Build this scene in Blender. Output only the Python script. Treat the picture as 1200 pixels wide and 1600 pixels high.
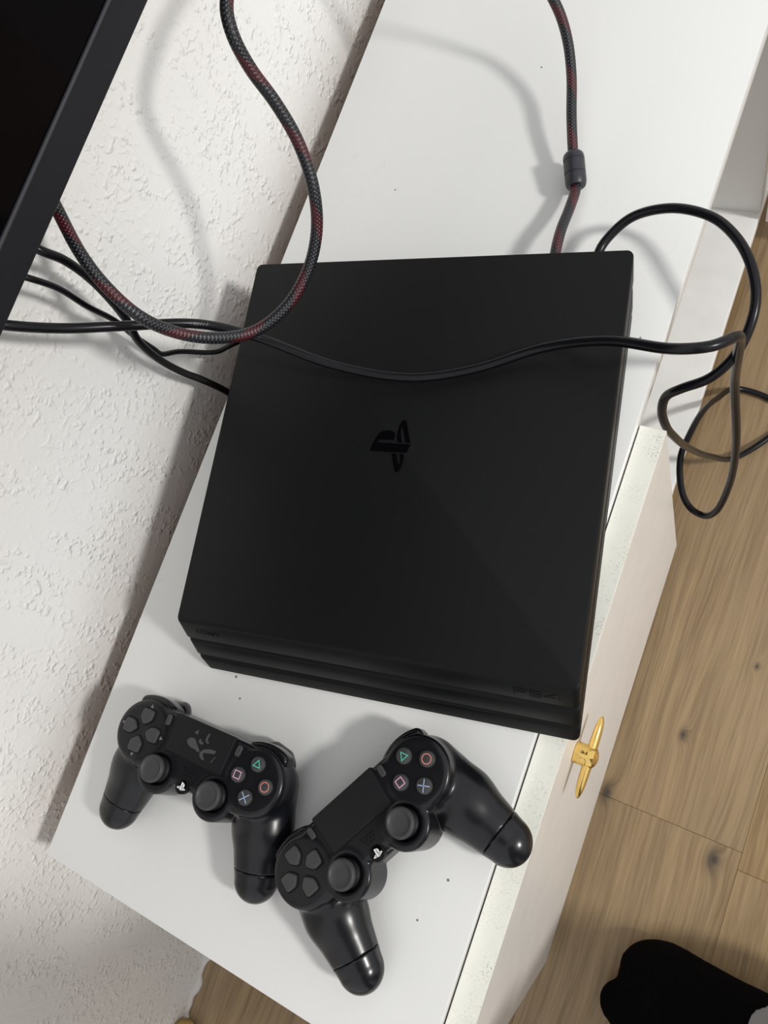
import bpy, bmesh, math, random, re
import numpy as np
from mathutils import Vector, Matrix

for o in list(bpy.data.objects): bpy.data.objects.remove(o)
S = bpy.context.scene
COL = S.collection
random.seed(4)

# ------------------------------------------------------------------ camera
ZT = 0.42                       # height of the cabinet top above the floor
cam_d = bpy.data.cameras.new('camera'); cam = bpy.data.objects.new('camera', cam_d); COL.objects.link(cam)
cam_d.sensor_fit = 'VERTICAL'; cam_d.sensor_height = 36.0; cam_d.lens = 36.0*1218.894/1600
cam_d.clip_start = 0.01
cr = Vector((0.8708, 0.3391, -0.3561)); cdn = Vector((0.2633, -0.9332, -0.2447)); cf = Vector((-0.4153, 0.1193, -0.9018))
M = Matrix.Identity(4)
for i in range(3):
    M[i][0] = cr[i]; M[i][1] = -cdn[i]; M[i][2] = -cf[i]
M[0][3], M[1][3], M[2][3] = 0.4293, 0.2770, 0.5425+ZT
cam.matrix_world = M
S.camera = cam

# ------------------------------------------------------------------ world, lamp, exposure
S.view_settings.view_transform = 'Standard'; S.view_settings.look = 'None'
S.view_settings.gamma = 1.0; S.view_settings.use_curve_mapping = False
S.view_settings.exposure = 0.0
wd = bpy.data.worlds.new('room_ambience'); S.world = wd; wd.use_nodes = True
wd.node_tree.nodes['Background'].inputs[0].default_value = (0.985, 0.99, 1.0, 1)
wd.node_tree.nodes['Background'].inputs[1].default_value = 0.86
ld = bpy.data.lights.new('ceiling_lamp', 'AREA'); lamp = bpy.data.objects.new('ceiling_lamp', ld); COL.objects.link(lamp)
ld.shape = 'DISK'; ld.size = 0.34; ld.energy = 60.0; ld.color = (1.0, 0.98, 0.945)
lamp.location = (2.75, 0.60, 2.25)
lamp.rotation_euler = (Vector((0.2, 0.35, ZT))-Vector(lamp.location)).to_track_quat('-Z', 'Y').to_euler()

# ------------------------------------------------------------------ helpers
def tag(o, label=None, cat=None, group=None, kind=None):
    if label: o['label'] = label
    if cat: o['category'] = cat
    if group: o['group'] = group
    if kind: o['kind'] = kind
    return o

def empty(name, loc=(0, 0, 0), rot=(0, 0, 0)):
    o = bpy.data.objects.new(name, None); COL.objects.link(o)
    o.location = loc; o.rotation_euler = rot; o.empty_display_size = 0.02
    return o

def link(name, me, mat=None, parent=None, smooth=False, loc=None, rot=None):
    o = bpy.data.objects.new(name, me); COL.objects.link(o)
    if mat and not me.materials: me.materials.append(mat)
    if parent: o.parent = parent
    if loc is not None: o.location = loc
    if rot is not None: o.rotation_euler = rot
    if smooth: me.polygons.foreach_set('use_smooth', [True]*len(me.polygons))
    return o

def mesh(name, vs, fs):
    me = bpy.data.meshes.new(name); me.from_pydata([tuple(v) for v in vs], [], [tuple(f) for f in fs]); me.update()
    return me

def auto_smooth(me, ang=35):
    me.polygons.foreach_set('use_smooth', [True]*len(me.polygons))
    bm = bmesh.new(); bm.from_mesh(me)
    a = math.radians(ang)
    for e in bm.edges:
        e.smooth = (len(e.link_faces) == 2 and e.calc_face_angle(0) < a)
    bm.to_mesh(me); bm.free()

def box_mesh(name, x0, x1, y0, y1, z0, z1, bev=0.0, seg=2):
    bm = bmesh.new()
    bmesh.ops.create_cube(bm, size=1)
    for v in bm.verts:
        v.co = Vector(((x0+x1)/2+v.co.x*(x1-x0), (y0+y1)/2+v.co.y*(y1-y0), (z0+z1)/2+v.co.z*(z1-z0)))
    if bev > 0:
        bmesh.ops.bevel(bm, geom=bm.edges[:], offset=bev, segments=seg, profile=0.5, affect='EDGES')
    me = bpy.data.meshes.new(name); bm.to_mesh(me); bm.free()
    if bev > 0: auto_smooth(me)
    return me

def rings_mesh(name, rings, cap=True, closed=True):
    n = len(rings[0]); vs = [p for r in rings for p in r]; fs = []
    for i in range(len(rings)-1):
        for j in range(n if closed else n-1):
            a = i*n+j; b = i*n+(j+1) % n
            fs.append((a, b, b+n, a+n))
    if cap:
        fs.append(tuple(range(n-1, -1, -1))); fs.append(tuple(range((len(rings)-1)*n, len(rings)*n)))
    return mesh(name, vs, fs)

def rrect(w0, w1, h0, h1, r, n=6):
    pts = []
    for cx, cy, a0 in ((w1-r, h1-r, 0), (w0+r, h1-r, 90), (w0+r, h0+r, 180), (w1-r, h0+r, 270)):
        for k in range(n+1):
            a = math.radians(a0+90*k/n); pts.append((cx+r*math.cos(a), cy+r*math.sin(a)))
    return pts

def lathe(name, prof, n=32):
    rings = [[(r*math.cos(2*math.pi*j/n), r*math.sin(2*math.pi*j/n), z) for j in range(n)] for r, z in prof]
    me = rings_mesh(name, rings); auto_smooth(me, 40); return me

def catmull(pts, per=8):
    P = [Vector(p) for p in pts]; P = [P[0]*2-P[1]]+P+[P[-1]*2-P[-2]]
    out = []
    for i in range(1, len(P)-2):
        p0, p1, p2, p3 = P[i-1:i+3]
        d1 = max((p1-p0).length, 1e-6)**.5; d2 = max((p2-p1).length, 1e-6)**.5; d3 = max((p3-p2).length, 1e-6)**.5
        t0, t1, t2, t3 = 0, d1, d1+d2, d1+d2+d3
        for k in range(per):
            t = t1+(t2-t1)*k/per
            A1 = p0*((t1-t)/(t1-t0))+p1*((t-t0)/(t1-t0)); A2 = p1*((t2-t)/(t2-t1))+p2*((t-t1)/(t2-t1)); A3 = p2*((t3-t)/(t3-t2))+p3*((t-t2)/(t3-t2))
            B1 = A1*((t2-t)/(t2-t0))+A2*((t-t0)/(t2-t0)); B2 = A2*((t3-t)/(t3-t1))+A3*((t-t1)/(t3-t1))
            out.append(B1*((t2-t)/(t2-t1))+B2*((t-t1)/(t2-t1)))
    out.append(P[-2]); return out

def tube(name, path, r, n=14, smooth_iter=2):
    P = [Vector(p) for p in path]
    for _ in range(smooth_iter):
        P = [P[0]]+[(P[i-1]+P[i]*2+P[i+1])/4 for i in range(1, len(P)-1)]+[P[-1]]
    T = [(P[min(i+1, len(P)-1)]-P[max(i-1, 0)]).normalized() for i in range(len(P))]
    N = T[0].orthogonal().normalized(); vs = []; L = [0.0]
    for i in range(len(P)):
        if i: L.append(L[-1]+(P[i]-P[i-1]).length)
        N = (N-T[i]*N.dot(T[i])).normalized(); B = T[i].cross(N)
        for j in range(n):
            a = 2*math.pi*j/n; vs.append(P[i]+(N*math.cos(a)+B*math.sin(a))*r)
    fs = []; uvs = []
    for i in range(len(P)-1):
        for j in range(n):
            a = i*n+j; b = i*n+(j+1) % n
            fs.append((a, b, b+n, a+n))
            uvs += [(j/n, L[i]), ((j+1)/n, L[i]), ((j+1)/n, L[i+1]), (j/n, L[i+1])]
    k = len(fs)
    fs.append(tuple(range(n-1, -1, -1))); fs.append(tuple(range((len(P)-1)*n, len(P)*n)))
    uvs += [(0, 0)]*(2*n)
    me = mesh(name, vs, fs); ul = me.uv_layers.new(name='length')
    ul.data.foreach_set('uv', [c for uv in uvs for c in uv])
    me.polygons.foreach_set('use_smooth', [i < k for i in range(len(fs))])
    return me, P, T

def curve_mesh(name, polys, extrude=0.0, bevel=0.0):
    cd = bpy.data.curves.new(name, 'CURVE'); cd.dimensions = '2D'; cd.fill_mode = 'BOTH'; cd.extrude = extrude; cd.bevel_depth = bevel
    for p in polys:
        s = cd.splines.new('POLY'); s.points.add(len(p)-1); s.use_cyclic_u = True
        for i, (x, y) in enumerate(p): s.points[i].co = (x, y, 0, 1)
    o = bpy.data.objects.new(name, cd); COL.objects.link(o)
    me = bpy.data.meshes.new_from_object(o.evaluated_get(bpy.context.evaluated_depsgraph_get()))
    bpy.data.objects.remove(o); me.name = name
    return me

def text_mesh(name, body, size, extrude, spacing=1.0):
    cd = bpy.data.curves.new(name, 'FONT'); cd.body = body; cd.size = size; cd.extrude = extrude
    cd.align_x = 'CENTER'; cd.align_y = 'CENTER'; cd.space_character = spacing
    o = bpy.data.objects.new(name, cd); COL.objects.link(o)
    me = bpy.data.meshes.new_from_object(o.evaluated_get(bpy.context.evaluated_depsgraph_get()))
    bpy.data.objects.remove(o); me.name = name
    return me

def stroke_polys(lines, w):
    """each polyline becomes a chain of thin quads (2D)"""
    out = []
    for ln in lines:
        for (x0, y0), (x1, y1) in zip(ln, ln[1:]):
            d = Vector((x1-x0, y1-y0)); L = d.length
            if L < 1e-9: continue
            d /= L; nrm = Vector((-d.y, d.x))*w/2; e = d*w/2
            out.append([(x0-e.x+nrm.x, y0-e.y+nrm.y), (x0-e.x-nrm.x, y0-e.y-nrm.y), (x1+e.x-nrm.x, y1+e.y-nrm.y), (x1+e.x+nrm.x, y1+e.y+nrm.y)])
    return out

def flat_polys_mesh(name, polys, h):
    vs = []; fs = []
    for p in polys:
        n = len(p); b = len(vs)
        vs += [(x, y, 0) for x, y in p]+[(x, y, h) for x, y in p]
        fs.append(tuple(range(b+n-1, b-1, -1))); fs.append(tuple(range(b+n, b+2*n)))
        for j in range(n): fs.append((b+j, b+(j+1) % n, b+n+(j+1) % n, b+n+j))
    me = mesh(name, vs, fs)
    bm = bmesh.new(); bm.from_mesh(me); bmesh.ops.recalc_face_normals(bm, faces=bm.faces[:]); bm.to_mesh(me); bm.free()
    return me

# surface nets: turns a signed distance function on a grid into a mesh
def surface_net(name, f, lo, hi, h):
    ax = [np.arange(lo[i], hi[i]+h, h) for i in range(3)]
    X, Y, Z = np.meshgrid(*ax, indexing='ij', sparse=False)
    V = f(X, Y, Z).astype(np.float64)
    nx, ny, nz = V.shape
    ins = V < 0
    acc = np.zeros((nx-1, ny-1, nz-1, 3)); cnt = np.zeros((nx-1, ny-1, nz-1))
    cs = [(i, j, k) for i in (0, 1) for j in (0, 1) for k in (0, 1)]
    sl = lambda c: (slice(c[0], nx-1+c[0]), slice(c[1], ny-1+c[1]), slice(c[2], nz-1+c[2]))
    for a in cs:
        for d in range(3):
            if a[d]: continue
            b = list(a); b[d] = 1; b = tuple(b)
            va, vb = V[sl(a)], V[sl(b)]
            m = (va < 0) != (vb < 0)
            t = np.where(m, va/np.where(m, va-vb, 1), 0)
            for q in range(3):
                acc[..., q] += np.where(m, a[q]+(t if q == d else 0), 0)
            cnt += m
    act = cnt > 0
    idx = -np.ones(act.shape, np.int64); idx[act] = np.arange(act.sum())
    I, J, K = np.nonzero(act)
    P = acc[act]/cnt[act][:, None]
    vs = np.stack([ax[0][0]+h*(I+P[:, 0]), ax[1][0]+h*(J+P[:, 1]), ax[2][0]+h*(K+P[:, 2])], 1)
    quads = []
    for d in range(3):
        e1, e2 = (d+1) % 3, (d+2) % 3
        s0 = [slice(None)]*3; s1 = [slice(None)]*3
        s0[d] = slice(0, -1); s1[d] = slice(1, None)
        a = ins[tuple(s0)]; b = ins[tuple(s1)]
        for m, flip in ((a & ~b, False), (~a & b, True)):
            g = np.argwhere(m)
            ok = (g[:, e1] >= 1) & (g[:, e2] >= 1) & (g[:, e1] < V.shape[e1]-1) & (g[:, e2] < V.shape[e2]-1)
            g = g[ok]
            def cell(o1, o2):
                c = g.copy(); c[:, e1] += o1; c[:, e2] += o2
                return idx[c[:, 0], c[:, 1], c[:, 2]]
            q = np.stack([cell(-1, -1), cell(0, -1), cell(0, 0), cell(-1, 0)], 1)
            if flip: q = q[:, ::-1]
            quads.append(q)
    Q = np.concatenate(quads)
    me = bpy.data.meshes.new(name)
    me.vertices.add(len(vs)); me.vertices.foreach_set('co', vs.ravel())
    me.loops.add(len(Q)*4); me.loops.foreach_set('vertex_index', Q.ravel().astype(np.int32))
    me.polygons.add(len(Q)); me.polygons.foreach_set('loop_start', np.arange(0, len(Q)*4, 4, dtype=np.int32))
    me.update(calc_edges=True); me.validate()
    me.polygons.foreach_set('use_smooth', [True]*len(me.polygons))
    return me

def smin(a, b, k):
    h = np.clip(.5+.5*(b-a)/k, 0, 1); return b*(1-h)+a*h-k*h*(1-h)
def smax(a, b, k): return -smin(-a, -b, k)
def d_box(X, Y, Z, c, hf, r):
    qx = np.abs(X-c[0])-hf[0]+r; qy = np.abs(Y-c[1])-hf[1]+r; qz = np.abs(Z-c[2])-hf[2]+r
    return np.sqrt(np.maximum(qx, 0)**2+np.maximum(qy, 0)**2+np.maximum(qz, 0)**2)+np.minimum(np.maximum(qx, np.maximum(qy, qz)), 0)-r
def d_cyl(X, Y, Z, cx, cy, R, z0, z1, r):
    qx = np.sqrt((X-cx)**2+(Y-cy)**2)-R+r; qz = np.abs(Z-(z0+z1)/2)-(z1-z0)/2+r
    return np.sqrt(np.maximum(qx, 0)**2+np.maximum(qz, 0)**2)+np.minimum(np.maximum(qx, qz), 0)-r
def d_cone(X, Y, Z, a, b, ra, rb):
    a = np.array(a, float); b = np.array(b, float); ab = b-a
    t = np.clip(((X-a[0])*ab[0]+(Y-a[1])*ab[1]+(Z-a[2])*ab[2])/(ab@ab), 0, 1)
    return np.sqrt((X-a[0]-t*ab[0])**2+(Y-a[1]-t*ab[1])**2+(Z-a[2]-t*ab[2])**2)-(ra+(rb-ra)*t)

# ------------------------------------------------------------------ materials
class NT:
    def __init__(s, name):
        s.m = bpy.data.materials.new(name); s.m.use_nodes = True; s.t = s.m.node_tree; s.b = s.t.nodes['Principled BSDF']
    def n(s, typ, **kw):
        nd = s.t.nodes.new(typ)
        for k, v in kw.items():
            if k in nd.inputs.keys() if isinstance(k, str) else False: nd.inputs[k].default_value = v
            else: setattr(nd, k, v)
        return nd
    def l(s, a, b): s.t.links.new(a, b)
    def val(s, node, **kw):
        for k, v in kw.items(): node.inputs[k].default_value = v
        return node
    def math(s, op, a, b=None, clamp=False):
        nd = s.t.nodes.new('ShaderNodeMath'); nd.operation = op; nd.use_clamp = clamp
        for i, q in enumerate((a, b)):
            if q is None: continue
            if isinstance(q, (int, float)): nd.inputs[i].default_value = q
            else: s.l(q, nd.inputs[i])
        return nd.outputs[0]
    def mix(s, fac, a, b):
        nd = s.t.nodes.new('ShaderNodeMix'); nd.data_type = 'RGBA'
        for i, q in ((0, fac), (6, a), (7, b)):
            if isinstance(q, (int, float)): nd.inputs[i].default_value = q
            elif isinstance(q, tuple): nd.inputs[i].default_value = (*q, 1)
            else: s.l(q, nd.inputs[i])
        return nd.outputs[2]
    def ramp(s, fac, p0, p1, c0=(0, 0, 0), c1=(1, 1, 1)):
        nd = s.t.nodes.new('ShaderNodeValToRGB'); e = nd.color_ramp.elements
        e[0].position = p0; e[1].position = p1; e[0].color = (*c0, 1); e[1].color = (*c1, 1); s.l(fac, nd.inputs[0]); return nd.outputs[0]
    def noise(s, vec, scale, detail=2, rough=.5):
        nd = s.t.nodes.new('ShaderNodeTexNoise'); nd.inputs['Scale'].default_value = scale; nd.inputs['Detail'].default_value = detail; nd.inputs['Roughness'].default_value = rough
        if vec is not None: s.l(vec, nd.inputs['Vector'])
        return nd.outputs[0]
    def pos(s): return s.t.nodes.new('ShaderNodeNewGeometry').outputs['Position']
    def obj(s): return s.t.nodes.new('ShaderNodeTexCoord').outputs['Object']
    def mapping(s, vec, scale=(1, 1, 1), rot=(0, 0, 0), loc=(0, 0, 0)):
        nd = s.t.nodes.new('ShaderNodeMapping'); nd.inputs['Scale'].default_value = scale; nd.inputs['Rotation'].default_value = rot; nd.inputs['Location'].default_value = loc
        s.l(vec, nd.inputs[0]); return nd.outputs[0]
    def bump(s, h, strength, dist):
        nd = s.t.nodes.new('ShaderNodeBump'); nd.inputs['Strength'].default_value = strength; nd.inputs['Distance'].default_value = dist
        s.l(h, nd.inputs['Height']); s.l(nd.outputs[0], s.b.inputs['Normal'])
    def base(s, col, rough=.5, metal=0.0, spec=.5):
        if isinstance(col, tuple): s.b.inputs['Base Color'].default_value = (*col, 1)
        else: s.l(col, s.b.inputs['Base Color'])
        if isinstance(rough, (int, float)): s.b.inputs['Roughness'].default_value = rough
        else: s.l(rough, s.b.inputs['Roughness'])
        s.b.inputs['Metallic'].default_value = metal; s.b.inputs['Specular IOR Level'].default_value = spec
        return s

def plastic(name, col, rough, spec=.5, grain=0.0, gscale=900.0):
    t = NT(name); v = t.obj()
    n = t.noise(v, 35, 3)
    t.base(t.mix(n, tuple(c*.92 for c in col), tuple(c*1.08 for c in col)), rough, 0, spec)
    if grain > 0: t.bump(t.noise(v, gscale, 1), grain, .0004)
    return t.m

# painted, trowelled plaster
def m_wall():
    t = NT('plaster'); p = t.pos()
    smooth = t.noise(p, 26, 2, .5)
    blobs = t.ramp(t.noise(p, 190, 1, .5), .50, .90)                       # little lumps of thick paint
    rows = t.ramp(t.noise(t.mapping(p, (1, 34, 13), (math.radians(12), 0, 0)), 1.0, 3, .6), .42, .58)   # they gather in rough rows
    fine = t.noise(p, 420, 2, .5)
    ridge = t.ramp(t.noise(t.mapping(p, (1, 75, 20), (math.radians(-28), 0, 0)), 1.0, 2, .6), .60, .72)
    h = t.math('MULTIPLY', t.math('MULTIPLY', blobs, 2.6), t.math('ADD', t.math('MULTIPLY', rows, .95), .12))
    h = t.math('ADD', h, t.math('MULTIPLY', ridge, .35)); h = t.math('ADD', h, t.math('MULTIPLY', smooth, .9)); h = t.math('ADD', h, t.math('MULTIPLY', fine, .06))
    t.base(t.mix(t.noise(p, 6, 3), (.80, .79, .765), (.845, .84, .82)), .30, 0, .5)
    t.bump(h, .50, .0015)
    return t.m

def m_board():
    t = NT('white_laminate'); p = t.pos()
    c = t.mix(t.noise(p, 3, 3), (.755, .76, .745), (.785, .79, .78))
    sm = t.ramp(t.noise(p, 14, 4, .7), .63, .75)
    c = t.mix(t.math('MULTIPLY', sm, .05), c, (.55, .53, .48))
    # a few crumbs of dirt stuck to the top
    for i, (x, y, r) in enumerate([(.2958, .2004, .0009), (.176, .745, .0008), (.3155, .125, .0010), (.3045, .093, .0008), (.108, .19, .0011), (.118, .176, .0009), (.3215, .518, .001), (.3235, .524, .0008), (.085, .62, .0008)]):
        vm = t.n('ShaderNodeVectorMath', operation='DISTANCE'); t.l(p, vm.inputs[0]); vm.inputs[1].default_value = (x, y, ZT)
        c = t.mix(t.math('MULTIPLY', t.math('LESS_THAN', vm.outputs['Value'], r), .8), c, (.05, .045, .04))
    t.base(c, t.math('ADD', t.math('MULTIPLY', t.noise(p, 9, 3), .15), .22), 0, .45)
    return t.m

def m_door_edge():
    t = NT('chipped_edge'); p = t.pos()
    a = t.ramp(t.noise(p, 700, 4, .8), .54, .62)
    b = t.ramp(t.noise(p, 34, 4, .65), .46, .60)
    sx = t.n('ShaderNodeSeparateXYZ'); t.l(p, sx.inputs[0])
    outer = t.math('MULTIPLY', t.math('SUBTRACT', sx.outputs[0], .3475), 70.0, True)
    msk = t.math('MULTIPLY', t.math('MULTIPLY', a, t.math('ADD', b, .12)), t.math('ADD', outer, .35), True)
    t.base(t.mix(msk, t.mix(t.noise(p, 60, 3), (.80, .80, .72), (.86, .86, .79)), (.36, .34, .29)), .5, 0, .35)
    t.bump(t.noise(p, 500, 3, .7), .25, .0004)
    return t.m

def m_floor():
    t = NT('oak_planks'); p = t.pos()
    oi = t.n('ShaderNodeObjectInfo')
    off = t.n('ShaderNodeCombineXYZ'); t.l(t.math('MULTIPLY', oi.outputs['Random'], 7.3), off.inputs[0]); t.l(t.math('MULTIPLY', oi.outputs['Random'], 31.0), off.inputs[1])
    ad = t.n('ShaderNodeVectorMath', operation='ADD'); t.l(p, ad.inputs[0]); t.l(off.outputs[0], ad.inputs[1]); q = ad.outputs[0]
    # knots bend the grain
    knots = [(.487, .150, .0125), (.424, .262, .0065), (.366, .172, .010), (.475, .36, .004), (.60, .40, .012), (.52, .47, .006)]
    kn = None
    for x, y, r in knots:
        vm = t.n('ShaderNodeVectorMath', operation='DISTANCE')
        mp = t.mapping(p, (1, .62, 1)); t.l(mp, vm.inputs[0]); vm.inputs[1].default_value = (x, y*.62, 0)
        k = t.math('DIVIDE', r*r, t.math('ADD', t.math('POWER', vm.outputs['Value'], 2.0), r*r*.35))
        kn = k if kn is None else t.math('ADD', kn, k)
    wob = t.noise(t.mapping(q, (6, 1.6, 1)), 1.0, 3)
    bend = t.n('ShaderNodeCombineXYZ'); t.l(t.math('ADD', t.math('MULTIPLY', wob, .045), t.math('MULTIPLY', kn, .006)), bend.inputs[0])
    ad2 = t.n('ShaderNodeVectorMath', operation='ADD'); t.l(q, ad2.inputs[0]); t.l(bend.outputs[0], ad2.inputs[1]); g = ad2.outputs[0]
    g1 = t.noise(t.mapping(g, (75, 3.2, 1)), 1.0, 4, .65)
    g2 = t.noise(t.mapping(g, (330, 9, 1)), 1.0, 3, .6)
    pores = t.ramp(t.noise(t.mapping(g, (520, 16, 1)), 1.0, 2, .5), .60, .70)
    tone = t.noise(t.mapping(q, (4, .9, 1)), 1.0, 3)
    c = t.mix(t.ramp(g1, .30, .70), (.150, .086, .034), (.345, .225, .100))
    c = t.mix(t.math('MULTIPLY', t.ramp(g2, .35, .7), .45), c, (.46, .328, .165))
    c = t.mix(t.math('MULTIPLY', t.ramp(tone, .35, .7), .40), c, (.265, .188, .100))
    c = t.mix(t.math('MULTIPLY', pores, .25), c, (.11, .065, .03))
    c = t.mix(t.math('MULTIPLY', t.math('SUBTRACT', kn, .55), .42, True), c, (.055, .042, .032))
    hs = t.n('ShaderNodeHueSaturation'); t.l(c, hs.inputs['Color']); t.l(t.math('ADD', t.math('MULTIPLY', oi.outputs['Random'], .22), .88), hs.inputs['Value']); t.l(t.math('ADD', t.math('MULTIPLY', oi.outputs['Random'], -.18), 1.0), hs.inputs['Saturation'])
    t.base(hs.outputs[0], .42, 0, .4)
    t.bump(t.math('ADD', g1, t.math('MULTIPLY', pores, -.4)), .12, .0006)
    return t.m

def m_braid():
    t = NT('braided_sleeve')
    uv = t.n('ShaderNodeUVMap'); sp = t.n('ShaderNodeSeparateXYZ'); t.l(uv.outputs[0], sp.inputs[0]); u, v = sp.outputs[0], sp.outputs[1]
    def wave(sgn):   # crossing strands
        ph = t.math('ADD', t.math('MULTIPLY', u, 2*math.pi*7), t.math('MULTIPLY', v, sgn*2*math.pi*7/0.0180))
        return t.math('ADD', t.math('MULTIPLY', t.math('SINE', ph), .5), .5)
    a, b = wave(1), wave(-1)
    weave = t.math('MULTIPLY', a, b)
    dots = t.ramp(weave, .70, .93)
    # red strands run in a steep spiral, so they show in patches
    spiral = t.math('FRACT', t.math('ADD', u, t.math('MULTIPLY', v, 1/0.047)))
    red = t.math('LESS_THAN', spiral, .33)
    dark = t.mix(red, (.006, .0065, .009), (.045, .005, .009))
    light = t.mix(red, (.085, .09, .11), (.19, .04, .05))
    t.base(t.mix(dots, dark, light), .38, 0, .5)
    t.bump(weave, .6, .0005)
    return t.m

def m_cable():
    t = NT('black_cable'); t.base((.005, .005, .007), .27, 0, .28); t.bump(t.noise(t.obj(), 300, 2), .05, .0005); return t.m

def m_gold():
    t = NT('polished_brass'); t.base(t.mix(t.noise(t.obj(), 60, 2), (.86, .58, .16), (.92, .66, .24)), .14, 1.0); return t.m

def m_fabric(name, col, scale, strength, sheen=.1):
    t = NT(name); v = t.obj(); n = t.noise(v, scale, 4, .7)
    t.base(t.mix(n, tuple(c*.7 for c in col), tuple(c*1.25 for c in col)), .95, 0, .05)
    t.bump(n, strength, .002)
    t.b.inputs['Sheen Weight'].default_value = sheen
    return t.m

MW = m_wall(); MB = m_board(); ME = m_door_edge(); MF = m_floor(); MBR = m_braid(); MC = m_cable(); MG = m_gold()
MSHELF = plastic('white_shelf_laminate', (.90, .905, .89), .3, .4)
MDOOR = plastic('door_laminate', (.74, .715, .675), .32, .45)
MHDF = plastic('brown_fibreboard', (.28, .155, .08), .8, .2, .3, 300)
MSUB = plastic('floor_underlay', (.05, .035, .02), .9, .2)
MCONS = plastic('console_shell', (.0048, .0054, .0056), .46, .17, .12, 1500)
MGROOVE = plastic('console_recess', (.004, .004, .0045), .6, .3)
MGLOSS = plastic('gloss_black', (.0015, .0015, .002), .10, .18)
MLET = plastic('lettering_black', (.0035, .0035, .004), .25, .5)
MPAD = plastic('controller_shell', (.0055, .0060, .0078), .27, .42, .04, 1800)
MCAP = plastic('controller_grip_end', (.0055, .0060, .0085), .24, .42)
MTOUCH = plastic('touchpad_plastic', (.0070, .0074, .0090), .40, .35, .1, 2500)
MKEY = plastic('grey_key_plastic', (.045, .046, .047), .33, .5)
MSTICK = plastic('stick_rubber', (.045, .046, .048), .5, .4, .08, 2500)
MWELL = plastic('recess_black', (.002, .002, .0025), .5, .3)
MTRIG = plastic('trigger_gloss', (.006, .0064, .0085), .16, .5)
MWHITE = plastic('white_print', (.85, .85, .85), .4)
MGREEN = plastic('green_print', (.09, .52, .37), .4); MRED = plastic('red_print', (.62, .22, .19), .4)
MPINK = plastic('pink_print', (.68, .38, .52), .4); MBLUE = plastic('blue_print', (.35, .47, .68), .4)
MRES = plastic('worn_sticker', (.060, .062, .064), .7, .3)
MARROW = plastic('grey_print', (.16, .16, .16), .5)
MBEZEL = plastic('tv_bezel', (.010, .0108, .0140), .45, .25, .1, 1500)
MBEZ2 = plastic('tv_bezel_rim', (.045, .047, .055), .4, .4)
MSCREEN = plastic('tv_screen', (.0008, .0008, .0016), .10, .10)
MSOCK = m_fabric('black_knit', (.0028, .0028, .003), 700, .8, 0.0)
MTROU = m_fabric('grey_cloth', (.30, .305, .315), 900, .5)
MSKIN = plastic('skin', (.5, .33, .25), .5)
MFOAM = plastic('yellow_foam', (.48, .33, .12), .7, .3, .6, 160)
MCAULK = plastic('white_filler', (.68, .65, .61), .6, .3, .6, 220)
MPRINT = plastic('grey_cable_print', (.11, .11, .12), .5)

# ------------------------------------------------------------------ room: wall, floor
XW = -0.035
wall = link('wall_left', box_mesh('wall_left', XW-.12, XW, -2.0, 3.0, 0.0, 2.5), MW); tag(wall, kind='structure')

floor = link('floor', box_mesh('floor', XW, 3.2, -2.0, 3.0, -.03, -.0072), MSUB); tag(floor, kind='structure')
PW, PL = 0.1677, 1.2
pl_me = box_mesh('plank', 0, PW-.00015, 0, PL-.00025, -.0072, 0, .00035, 1)
first_me = box_mesh('plank', PW-.043, PW-.00015, 0, PL-.00025, -.0072, 0, .00035, 1)
pl_me.materials.append(MF); first_me.materials.append(MF)
ends = {-1: .55, 0: -.35, 1: .42, 2: .168, 3: .150, 4: .71, 5: .3}
for r in range(-1, 18):
    e = ends.get(r, random.random()*PL)
    y = e-PL*math.ceil((e+2.0)/PL)
    while y < 3.0:
        o = link('plank', first_me if r == -1 else pl_me, None, floor, loc=(.008+PW*r, y, 0)); y += PL

# ragged filler along the foot of the wall, and a lump of foam beside it
def ragged():
    rings = []; n = 140
    for i in range(n):
        y = -.60+1.3*i/(n-1); w = .007+.0045*math.sin(i*1.7)*math.sin(i*.53)+random.uniform(-.0015, .0015); h = .006+.002*math.sin(i*.9)+random.uniform(-.001, .001)
        if .0 < (y+.213)/.04 < 1: w += .010
        x = XW-.001
        rings.append([(x, y, .0002), (x+w, y, .0002), (x+w*.85, y, h*.5), (x+w*.35, y, h), (x, y, h*.9)])
    me = rings_mesh('filler', rings); me.polygons.foreach_set('use_smooth', [True]*len(me.polygons)); return me
fl = link('trim_1', ragged(), MCAULK); tag(fl, kind='structure')

def foam_sdf(X, Y, Z):
    d = None
    for (x, y, z, r) in [(-.022, -.305, .012, .020), (-.004, -.318, .010, .018), (.012, -.330, .006, .013), (-.030, -.325, .022, .018), (-.012, -.345, .012, .022), (.006, -.352, .010, .017)]:
        s = np.sqrt((X-x)**2+(Y-y)**2+(Z-z)**2)-r
        d = s if d is None else smin(d, s, .008)
    d = d+.0012*np.sin(X*420)*np.sin(Y*380)*np.sin(Z*400+1)
    return np.maximum(np.maximum(d, -Z), XW+.0005-X)
fo = link('foam_lump', surface_net('foam_lump', foam_sdf, (-.045, -.38, -.004), (.035, -.275, .05), .0022), MFOAM)
tag(fo, 'lumpy yellow-brown foam filler on the floor against the wall', 'foam')

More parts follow.
